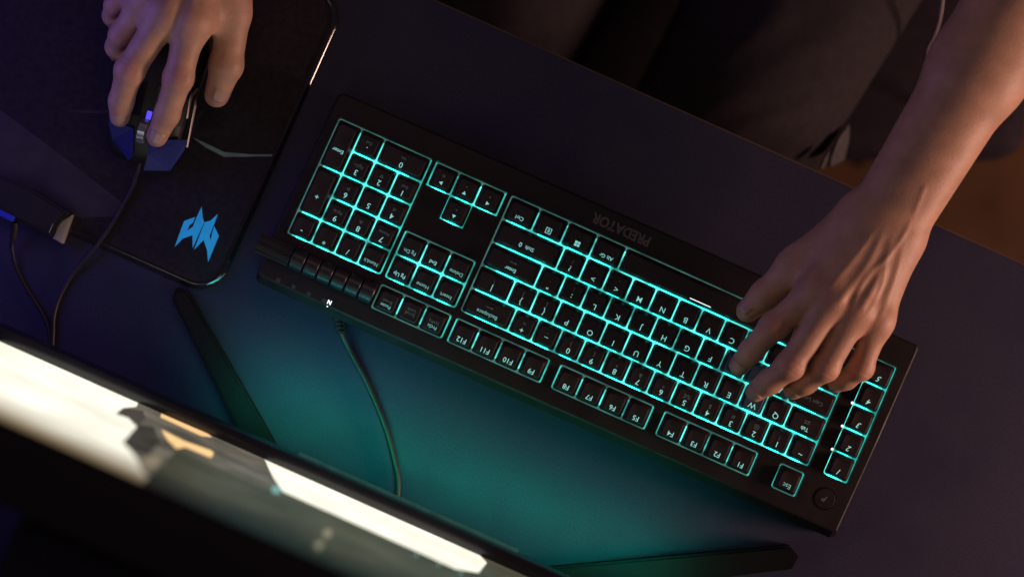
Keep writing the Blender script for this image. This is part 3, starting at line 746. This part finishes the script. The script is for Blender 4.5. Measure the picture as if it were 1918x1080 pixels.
# local: +y forward, origin at the nose; stations along -y
st = [(0.000, 0.018, 0.010), (-0.006, 0.026, 0.017), (-0.018, 0.029, 0.021), (-0.040, 0.030, 0.027), (-0.065, 0.031, 0.034), (-0.090, 0.033, 0.035), (-0.112, 0.030, 0.026), (-0.124, 0.020, 0.012)]
vs, fs = [], []; NS = 16
for y, hw_, hh_ in st:
    for k in range(NS):
        t = math.pi * k / (NS - 1); cx_ = math.cos(t); sx_ = math.sin(t)
        vs.append((-hw_ * math.copysign(abs(cx_) ** 0.55, cx_), y, 0.0015 + hh_ * sx_ ** 0.6))
for j in range(len(st) - 1):
    for k in range(NS - 1): fs.append((j * NS + k, j * NS + k + 1, (j + 1) * NS + k + 1, (j + 1) * NS + k))
    fs.append((j * NS, (j + 1) * NS, (j + 1) * NS + NS - 1, j * NS + NS - 1))
fs.append(tuple(range(NS))[::-1]); fs.append(tuple((len(st) - 1) * NS + k for k in range(NS)))
mesh_obj('body', vs, fs, M_black, mouse, 40)
def slab3(name, top, th, m):
    """thin plate following 3D outline 'top'"""
    n = len(top); vs = [Vector(p) for p in top] + [Vector(p) - Vector((0, 0, th)) for p in top]
    fs = [tuple(range(n)), tuple(range(n, 2 * n))[::-1]] + [(i, n + i, n + (i + 1) % n, (i + 1) % n) for i in range(n)]
    bm = bmesh.new(); me = bpy.data.meshes.new('t'); me.from_pydata(vs, [], fs); bm.from_mesh(me); bpy.data.meshes.remove(me)
    return bm_obj(name, bm, m, mouse)
# buttons (main click plates) and blue nose panels
for s in (-1, 1):
    slab3('button', [(s * 0.0045, -0.034, 0.0275), (s * 0.0275, -0.034, 0.0245), (s * 0.0285, -0.055, 0.0300), (s * 0.0045, -0.060, 0.0345)], 0.002, M_gloss)
inv = None
bpy.context.view_layer.update(); minv = mouse.matrix_world.inverted()
def mp(px, py, z): return tuple(minv @ P(px, py, z))
slab3('nose_panel', [mp(202, 226, 0.0300), mp(250, 240, 0.0310), mp(249, 290, 0.0265), mp(241, 301, 0.022), mp(211, 262, 0.0255)], 0.003, M_blue)
slab3('nose_panel', [mp(276, 262, 0.0310), mp(277, 290, 0.0280), mp(269, 319, 0.022), mp(318, 320, 0.020), mp(345, 281, 0.024), mp(350, 262, 0.027)], 0.003, M_blue)
slab3('side_trim', [mp(357, 176, 0.032), mp(370, 164, 0.030), mp(371, 168, 0.030), mp(360, 184, 0.031), mp(352, 222, 0.030), mp(349, 222, 0.031)], 0.002, M_trim)
slab3('side_trim', [mp(366, 182, 0.024), mp(368, 198, 0.023), mp(352, 276, 0.018), mp(349, 276, 0.019), mp(364, 198, 0.024)], 0.002, M_trim)
# scroll wheel
wc = Vector(mp(268, 245, 0.029)); nT = 30; vs, fs = [], []
for j, (xx, rr) in enumerate(((-0.0032, 0.0085), (-0.0026, 0.0100), (0.0026, 0.0100), (0.0032, 0.0085))):
    for i in range(nT):
        a_ = 2 * math.pi * i / nT; r2_ = rr - (0.0007 if i % 3 == 0 and j in (1, 2) else 0)
        vs.append((xx, r2_ * math.cos(a_), r2_ * math.sin(a_)))
for j in range(3):
    for i in range(nT): fs.append((j * nT + i, j * nT + (i + 1) % nT, (j + 1) * nT + (i + 1) % nT, (j + 1) * nT + i))
fs.append(tuple(range(nT))); fs.append(tuple(3 * nT + i for i in range(nT))[::-1])
o = mesh_obj('scroll_wheel', vs, fs, M_silver, mouse, 30); o.location = wc
bm = box_bm(-0.0019, 0.0019, -0.0032, 0.0032, -0.001, 0.001, 0.0006)
o = bm_obj('indicator_light', bm, M_blueled, mouse, 40); o.location = mp(279, 216, 0.0335)
o = tube('cable', [P(263, 302, 0.010), P(255, 330, 0.0075), P(243, 362, 0.0063), P(215, 412, 0.0063), P(185, 455, 0.0062), P(165, 480, 0.0045), P(135, 515, 0.0022), P(112, 555, 0.0022), P(101, 590, 0.0022), P(99, 625, 0.0022), P(96, 660, 0.0022), P(80, 740, 0.0022)], 0.0016, M_cable)
world_child(o, mouse)

# ------------------------------------------------------------------ person: two bare arms, trousers
person = empty('person', P(1400, -350, -0.30))
tag(person, 'person in dark trousers, left hand on the keys, right hand on the mouse', 'person')

def build_arm(name, G, palm, fingers, arm, tendons, red, ridges=(), kp=0.012):
    F = G.new()
    for a_, b_, ra, rb, k in arm + palm: G.cone(F, a_, b_, ra, rb, k)
    FF = G.new()
    for chain in fingers:
        f1 = G.new()
        for (a_, b_, ra, rb) in chain: G.cone(f1, a_, b_, ra, rb, 0.004)
        FF = smin(FF, f1, 0.0012)
    F = smin(F, FF, kp)
    for a_, b_, ra, rb in tendons: G.cone(F, a_, b_, ra, rb, 0.006)
    V, Fc = surface_nets(F, G.lo, G.h)
    V = laplace(V, Fc, 5, 0.5)
    # tendons, veins and the hollows between them: raised or sunk along the skin of the upper side
    T = np.cross(V[Fc[:, 2]] - V[Fc[:, 0]], V[Fc[:, 3]] - V[Fc[:, 1]])
    N = np.zeros_like(V)
    for i in range(4):
        for j in range(3): N[:, j] += np.bincount(Fc[:, i], T[:, j], minlength=len(V))
    N /= np.linalg.norm(N, axis=1)[:, None] + 1e-12
    dis = np.zeros(len(V))
    for pts_, amp, wid in ridges:
        q = catmull(pts_, 8); best = np.full(len(V), 1.0); par = np.zeros(len(V))
        for i in range(len(q) - 1):
            a_ = np.array(q[i])[:2]; d_ = np.array(q[i + 1])[:2] - a_
            t = np.clip(((V[:, :2] - a_) @ d_) / (d_ @ d_ + 1e-12), 0, 1)
            dd = np.linalg.norm(V[:, :2] - a_ - t[:, None] * d_, axis=1)
            cl = dd < best; best[cl] = dd[cl]; par[cl] = (i + t[cl]) / (len(q) - 1)
        dis += amp * np.exp(-(best / wid) ** 2) * np.clip(np.sin(np.pi * np.clip(par, 0.02, 0.98)) * 2.2, 0, 1)
    V = V + N * (dis * np.clip((N[:, 2] - 0.15) / 0.4, 0, 1))[:, None]
    V = laplace(V, Fc, 1, 0.3)
    me = np_mesh(name, V, Fc)
    at = me.attributes.new('redness', 'FLOAT', 'POINT')
    rd = np.zeros(len(V))
    for p, r_, s in red: rd = np.maximum(rd, s * np.exp(-((V - np.array(p)) ** 2).sum(1) / (r_ * r_)))
    at.data.foreach_set('value', rd.astype(np.float32))
    return me_obj(name, me, M_skin, person_link(), 180)
def person_link(): return None
def nail(parent, dip, tip, r, up, length=0.0115, back=0.0035, spread=50):
    d = (tip - dip).normalized(); n0 = (up - d * up.dot(d)).normalized(); s_ = d.cross(n0)
    vs, fs = [], []; NU, NV = 7, 6
    for j in range(NV):
        v = j / (NV - 1)
        for i in range(NU):
            u = -1 + 2 * i / (NU - 1)
            an = R(spread) * u
            edge = 0.0016 * u * u * (1 if v > 0.5 else -1) * abs(2 * v - 1)
            p = tip + d * (-length * (1 - v) + back - edge) + (n0 * math.cos(an) + s_ * math.sin(an)) * (r * (1.035 - 0.10 * v * v))
            vs.append(p)
    for j in range(NV - 1):
        for i in range(NU - 1): fs.append((j * NU + i, j * NU + i + 1, (j + 1) * NU + i + 1, (j + 1) * NU + i))
    o = mesh_obj('fingernail', vs, fs, M_nail, None, 180)
    md = o.modifiers.new('s', 'SOLIDIFY'); md.thickness = 0.0007; md.offset = 0
    return world_child(o, parent)
def chain(joints, radii, bulge=None):
    out = []
    for i in range(len(joints) - 1): out.append((joints[i], joints[i + 1], radii[i], radii[i + 1]))
    if bulge:
        for idx_, off, r_ in bulge: out.append((joints[idx_] + off, joints[idx_] + off * 1.01, r_, r_))
    return out

# --- left arm (on the keys)
Lw = P(1657, 422, 0.064)
Li = [P(1530, 545, 0.072), P(1449, 611, 0.068), P(1408, 656, 0.055), P(1385, 684, 0.045)]
Lm = [P(1562, 560, 0.077), P(1480, 684, 0.073), P(1441, 715, 0.060), P(1416, 732, 0.049)]
Lr = [P(1606, 578, 0.076), P(1546, 688, 0.071), P(1508, 716, 0.058), P(1486, 729, 0.048)]
Lp = [P(1644, 600, 0.069), P(1613, 688, 0.062), P(1585, 710, 0.052), P(1567, 718, 0.046)]
Lt = [P(1585, 448, 0.052), P(1490, 502, 0.049), P(1433, 552, 0.044), P(1400, 582, 0.041)]
up = Vector((0, 0, 1))
hn = Vector((0.865, -0.5, 0))   # towards the little-finger side of the hand
z_ = lambda s: Vector((0, 0, s))
El1 = P(1834, 132, 0.080); El2 = P(1975, -125, 0.092); El3 = P(2135, -420, 0.105)
fx = Vector((0.90, -0.42, 0))
arm = [(Lw + fx * 0.0100, El1 + fx * 0.0085, 0.0200, 0.0250, 0.02), (Lw - fx * 0.0110, El1 - fx * 0.0090, 0.0190, 0.0255, 0.02),
       (El1 + fx * 0.0085, El2 + fx * 0.012, 0.0250, 0.029, 0.02), (El1 - fx * 0.009, El2 - fx * 0.012, 0.0255, 0.030, 0.02),
       (El2, El3, 0.042, 0.043, 0.03)]
cw = lambda s, z=0.064: P(1650, 432, z) + hn * s
palm = [(cw(-0.016), Li[0] - z_(0.002), 0.0165, 0.0125, 0.014), (cw(-0.005, 0.066), Lm[0] - z_(0.003), 0.0170, 0.0122, 0.014),
        (cw(0.008, 0.066), Lr[0] - z_(0.003), 0.0165, 0.0118, 0.014), (cw(0.017), Lp[0] - z_(0.002), 0.0150, 0.0110, 0.014),
        (cw(-0.006, 0.052), P(1575, 540, 0.052), 0.018, 0.017, 0.014), (cw(-0.018, 0.056), Lt[1], 0.017, 0.0125, 0.014),
        (Lt[1] + Vector((0.006, 0.004, 0)), P(1545, 520, 0.056), 0.009, 0.012, 0.012)]
fingers = [chain(Li, [0.0120, 0.0101, 0.0090, 0.0080], [(1, z_(0.0006), 0.0102)]),
           chain(Lm, [0.0116, 0.0102, 0.0092, 0.0082], [(1, z_(0.0008), 0.0104)]),
           chain(Lr, [0.0112, 0.0097, 0.0087, 0.0077], [(1, z_(0.0008), 0.0099)]),
           chain(Lp, [0.0102, 0.0087, 0.0076, 0.0068], [(1, z_(0.0008), 0.0090)]),
           chain(Lt, [0.0150, 0.0126, 0.0113, 0.0088], None)]
tend = [(J[0] + z_(0.0024), J[0] + z_(0.0025), r_, r_) for J, r_ in ((Li, 0.0102), (Lm, 0.0106), (Lr, 0.0101), (Lp, 0.0088))]
px_ = lambda pts, z=0.082: [P(x, y, z) for x, y in pts]
ridges = [(px_([(1640, 425), (1600, 480), (1562, 525), (1535, 548)]), 0.00090, 0.0029), (px_([(1655, 430), (1625, 490), (1592, 535), (1560, 575)]), 0.00120, 0.0029),
          (px_([(1672, 440), (1650, 500), (1628, 550), (1604, 585)]), 0.00113, 0.0029), (px_([(1690, 455), (1675, 520), (1660, 565), (1644, 600)]), 0.00075, 0.0027),
          (px_([(1708, 405), (1690, 440), (1660, 482), (1640, 500), (1618, 525), (1600, 560), (1588, 585)]), 0.00075, 0.0019), (px_([(1660, 482), (1652, 530), (1640, 560), (1622, 590)]), 0.00060, 0.0017),
          (px_([(1730, 345), (1708, 405)]), 0.00060, 0.0020),
          (px_([(1655, 440), (1612, 505), (1575, 550)]), -0.00052, 0.0033), (px_([(1668, 450), (1640, 515), (1602, 560)]), -0.00060, 0.0031), (px_([(1684, 462), (1665, 525), (1635, 575)]), -0.00060, 0.0031)]
def creases(J, offs=(-0.0032, 0.0, 0.0030), half=0.0085, amp=-0.0006):
    d = J[2] - J[0]; d.z = 0; d.normalize(); p = Vector((-d.y, d.x, 0))
    return [([J[1] + d * o_ - p * half, J[1] + d * (o_ + 0.0007), J[1] + d * o_ + p * half], amp, 0.0011) for o_ in offs]
for J in (Li, Lm, Lr, Lp): ridges += creases(J)
red = [(J[1] + z_(0.008), 0.011, 0.5) for J in (Li, Lm, Lr, Lp)] + [(J[3], 0.010, 0.5) for J in (Li, Lm, Lr, Lp, Lt)] + [(J[0] + z_(0.01), 0.013, 0.2) for J in (Li, Lm, Lr, Lp)]
allp = [v for J in (Li, Lm, Lr, Lp, Lt) for v in J] + [El3 + Vector((0.02, 0.02, 0))]
lo = [min(p[i] for p in allp) - 0.03 for i in range(3)]; hi = [max(p[i] for p in allp) + (0.06 if i != 1 else 0.06) for i in range(3)]; lo[2] = 0.012
Gl = Grid(lo, hi, 0.0013)
larm = build_arm('arm', Gl, palm, fingers, arm, tend, red, ridges); world_child(larm, person)
larm['label'] = 'bare left forearm with fingers curled on the keys'
for J, r_, u_ in ((Li, 0.0080, up + Vector((-0.5, -0.4, 0))), (Lm, 0.0082, up + Vector((-0.5, -0.4, 0))), (Lr, 0.0077, up + Vector((-0.4, -0.5, 0))), (Lp, 0.0068, up + Vector((-0.3, -0.5, 0)))):
    nail(larm, J[2], J[3], r_, u_, length=0.0105)
nail(larm, Lt[2], Lt[3], 0.0088, Vector((-0.8, 0.2, 0.75)), length=0.0125)

# --- right arm (on the mouse)
Ri = [P(358, 42, 0.066), P(334, 146, 0.062), P(313, 214, 0.050), P(294, 256, 0.041)]
Rm = [P(312, 24, 0.068), P(243, 132, 0.062), P(227, 190, 0.049), P(224, 219, 0.041)]
Rr = [P(276, 0, 0.062), P(228, 66, 0.050), P(219, 88, 0.036), P(222, 98, 0.027)]
Rp = [P(248, -30, 0.055), P(217, 10, 0.042), P(212, 30, 0.030), P(216, 40, 0.022)]
Rt = [P(430, -70, 0.046), P(437, 30, 0.042), P(424, 122, 0.036), P(406, 178, 0.029)]
Rw = P(372, -210, 0.056); Re1 = P(480, -440, 0.075); Re2 = P(620, -740, 0.10)
fx = Vector((0.92, -0.38, 0))
arm = [(Rw + fx * 0.010, Re1 + fx * 0.009, 0.0195, 0.0280, 0.02), (Rw - fx * 0.010, Re1 - fx * 0.009, 0.0195, 0.0280, 0.02), (Re1, Re2, 0.037, 0.044, 0.03)]
rw = lambda s, z=0.058: Rw + fx * s + Vector((0, 0, z - 0.056))
palm = [(rw(0.016), Ri[0] - z_(0.002), 0.0160, 0.0128, 0.014), (rw(0.005, 0.060), Rm[0] - z_(0.003), 0.0165, 0.0124, 0.014),
        (rw(-0.007, 0.060), Rr[0] - z_(0.002), 0.0160, 0.0118, 0.014), (rw(-0.016), Rp[0] - z_(0.001), 0.0150, 0.0112, 0.014),
        (rw(0.016, 0.050), Rt[1] + Vector((-0.004, 0.01, 0)), 0.0165, 0.0135, 0.014), (P(400, 10, 0.048), P(385, 30, 0.056), 0.011, 0.011, 0.014)]
fingers = [chain(Ri, [0.0120, 0.0106, 0.0094, 0.0080], [(1, z_(0.0008), 0.0108)]), chain(Rm, [0.0120, 0.0106, 0.0092, 0.0078], [(1, z_(0.0008), 0.0108)]),
           chain(Rr, [0.0110, 0.0096, 0.0085, 0.0075]), chain(Rp, [0.0100, 0.0086, 0.0078, 0.0070]),
           chain(Rt, [0.0160, 0.0128, 0.0120, 0.0096], [(2, z_(0.001), 0.0122)])]
tend = [(J[0] + z_(0.0022), J[0] + z_(0.0023), r_, r_) for J, r_ in ((Ri, 0.0110), (Rm, 0.0112), (Rr, 0.0104))]
ridges = [([P(384, -190, 0.078), P(372, -80, 0.078), P(360, 20, 0.078)], 0.0013, 0.0028), ([P(372, -190, 0.078), P(345, -80, 0.078), P(314, 10, 0.078)], 0.0014, 0.0028), ([P(360, -190, 0.078), P(318, -90, 0.078), P(280, -10, 0.078)], 0.0012, 0.0026),
          ([P(352, -60, 0.078), P(340, 0, 0.078), P(322, 60, 0.078)], -0.0008, 0.003)]
for J in (Ri, Rm): ridges += creases(J)
for J in (Ri, Rm, Rt): ridges += creases([J[1], J[2], J[3]], (-0.002, 0.0015), 0.0075, -0.0004)
red = [(J[1] + z_(0.009), 0.011, 0.45) for J in (Ri, Rm, Rr, Rp)] + [(J[3], 0.012, 0.4) for J in (Ri, Rm, Rt)]
allp = [v for J in (Ri, Rm, Rr, Rp, Rt) for v in J] + [Re2]
lo = [min(p[i] for p in allp) - 0.055 for i in range(3)]; hi = [max(p[i] for p in allp) + 0.06 for i in range(3)]; lo[2] = 0.008
Gr = Grid(lo, hi, 0.0013)
rarm = build_arm('arm', Gr, palm, fingers, arm, tend, red, ridges); world_child(rarm, person)
rarm['label'] = 'bare right hand resting on the mouse'
nail(rarm, Ri[2], Ri[3], 0.0080, up + Vector((0, -0.35, 0)), length=0.0115); nail(rarm, Rm[2], Rm[3], 0.0078, up + Vector((-0.1, -0.5, 0)), length=0.0110)
nail(rarm, Rt[2], Rt[3], 0.0096, Vector((0.55, -0.3, 0.85)), length=0.0130); nail(rarm, Rr[2], Rr[3], 0.0075, Vector((-1, -0.3, 0.3))); nail(rarm, Rp[2], Rp[3], 0.0070, Vector((-1, -0.2, 0.3)))

# --- trousers: lap and thighs reaching under the desk
Gt = Grid([-0.35, -0.10, -0.46], [0.66, 0.72, 0.06], 0.006)
F = Gt.new(); F[:] = 0.3
hipL, kneeL = P(1775, -497, -0.16), P(1200, 525, -0.15)
hipR, kneeR = P(1330, -700, -0.16), P(760, 330, -0.15)
for a_, b_, ra, rb in ((hipL, kneeL, 0.098, 0.074), (hipR, kneeR, 0.098, 0.074), (hipL + Vector((0.01, 0.05, 0.01)), hipR + Vector((0.0, 0.05, 0.01)), 0.11, 0.11),
                       (kneeL, kneeL + Vector((0, -0.02, -0.30)), 0.072, 0.055), (kneeR, kneeR + Vector((0, -0.02, -0.30)), 0.072, 0.055)):
    Gt.cone(F, a_, b_, ra, rb, 0.05, 0.12)
V, Fc = surface_nets(F, Gt.lo, Gt.h)
# soft folds in the cloth
fold = 0.0035 * np.sin(V[:, 0] * 95 + 12 * np.sin(V[:, 1] * 21) + V[:, 2] * 40) * np.sin(V[:, 1] * 33 + 4)
V[:, 2] += fold * 0.5
V = laplace(V, Fc, 2)
tr = me_obj('trousers', np_mesh('trousers', V, Fc), M_trouser, None, 180); world_child(tr, person)
tr['label'] = 'dark grey-brown trousers over the lap and thighs'
def strip(name, poly, m, parent):
    o = mesh_obj(name, [P(x, y, z) for x, y, z in poly], [tuple(range(len(poly)))[::-1]], m)
    md = o.modifiers.new('s', 'SOLIDIFY'); md.thickness = 0.002
    return world_child(o, parent)
strip('pocket_lining', [(1587, 232, -0.138), (1566, 262, -0.112), (1552, 300, -0.102), (1551, 313, -0.102), (1578, 299, -0.124), (1586, 262, -0.136)], M_lining, tr)
strip('pocket_lining', [(1550, 282, -0.100), (1541, 296, -0.093), (1533, 315, -0.088), (1539, 316, -0.092), (1547, 298, -0.098)], M_lining, tr)

# ------------------------------------------------------------------ chair and hanging cord below the arm
chair = empty('chair', P(1600, -200) - Vector((0, 0, 0.74)))
tag(chair, 'dark padded chair seat showing between the lap and the forearm', 'chair')
bpy.context.view_layer.update(); ci = chair.matrix_world.inverted()
fr = ci @ P(1600, 296, -0.30); lf = ci @ P(880, 296, -0.30); rt = ci @ P(1925, 296, -0.30)
bm_obj('seat', box_bm(lf.x, rt.x, fr.y, fr.y + 0.50, 0.36, 0.45, 0.03, 4), M_chair, chair, 50)
M_cblue = mat('blue_piping', (0.02, 0.02, 0.6), 0.5, 0.3)
tube('piping', [(rt.x - 0.006, fr.y + 0.06, 0.447), (rt.x - 0.004, fr.y + 0.25, 0.447), (rt.x - 0.006, fr.y + 0.46, 0.447)], 0.006, M_cblue, chair)
mx_, my_ = (lf.x + rt.x) / 2, fr.y + 0.25
bm = bmesh.new(); bmesh.ops.create_cone(bm, segments=20, radius1=0.03, radius2=0.03, depth=0.31, cap_ends=True)
o = bm_obj('column', bm, M_black, chair, 40); o.location = (mx_, my_, 0.205)
for i in range(5):
    a_ = 2 * math.pi * i / 5 + 0.3
    tube('base_leg', [(mx_, my_, 0.06), (mx_ + 0.14 * math.cos(a_), my_ + 0.14 * math.sin(a_), 0.05), (mx_ + 0.28 * math.cos(a_), my_ + 0.28 * math.sin(a_), 0.03)], 0.018, M_black, chair)
M_cord = mat('grey_cord', (0.16, 0.13, 0.14), 0.6, 0.3)
cd = tube('hanging_cord', [P(1766, -120, 0.02), P(1766, -20, -0.02), P(1762, 25, -0.06), P(1752, 62, -0.09), P(1739, 88, -0.12), P(1738, 110, -0.14), P(1743, 138, -0.17), P(1765, 190, -0.21), P(1790, 240, -0.279), P(1800, 280, -0.279)], 0.0019, M_cord)
tag(cd, 'thin pale grey cord hanging beside the forearm', 'cord')
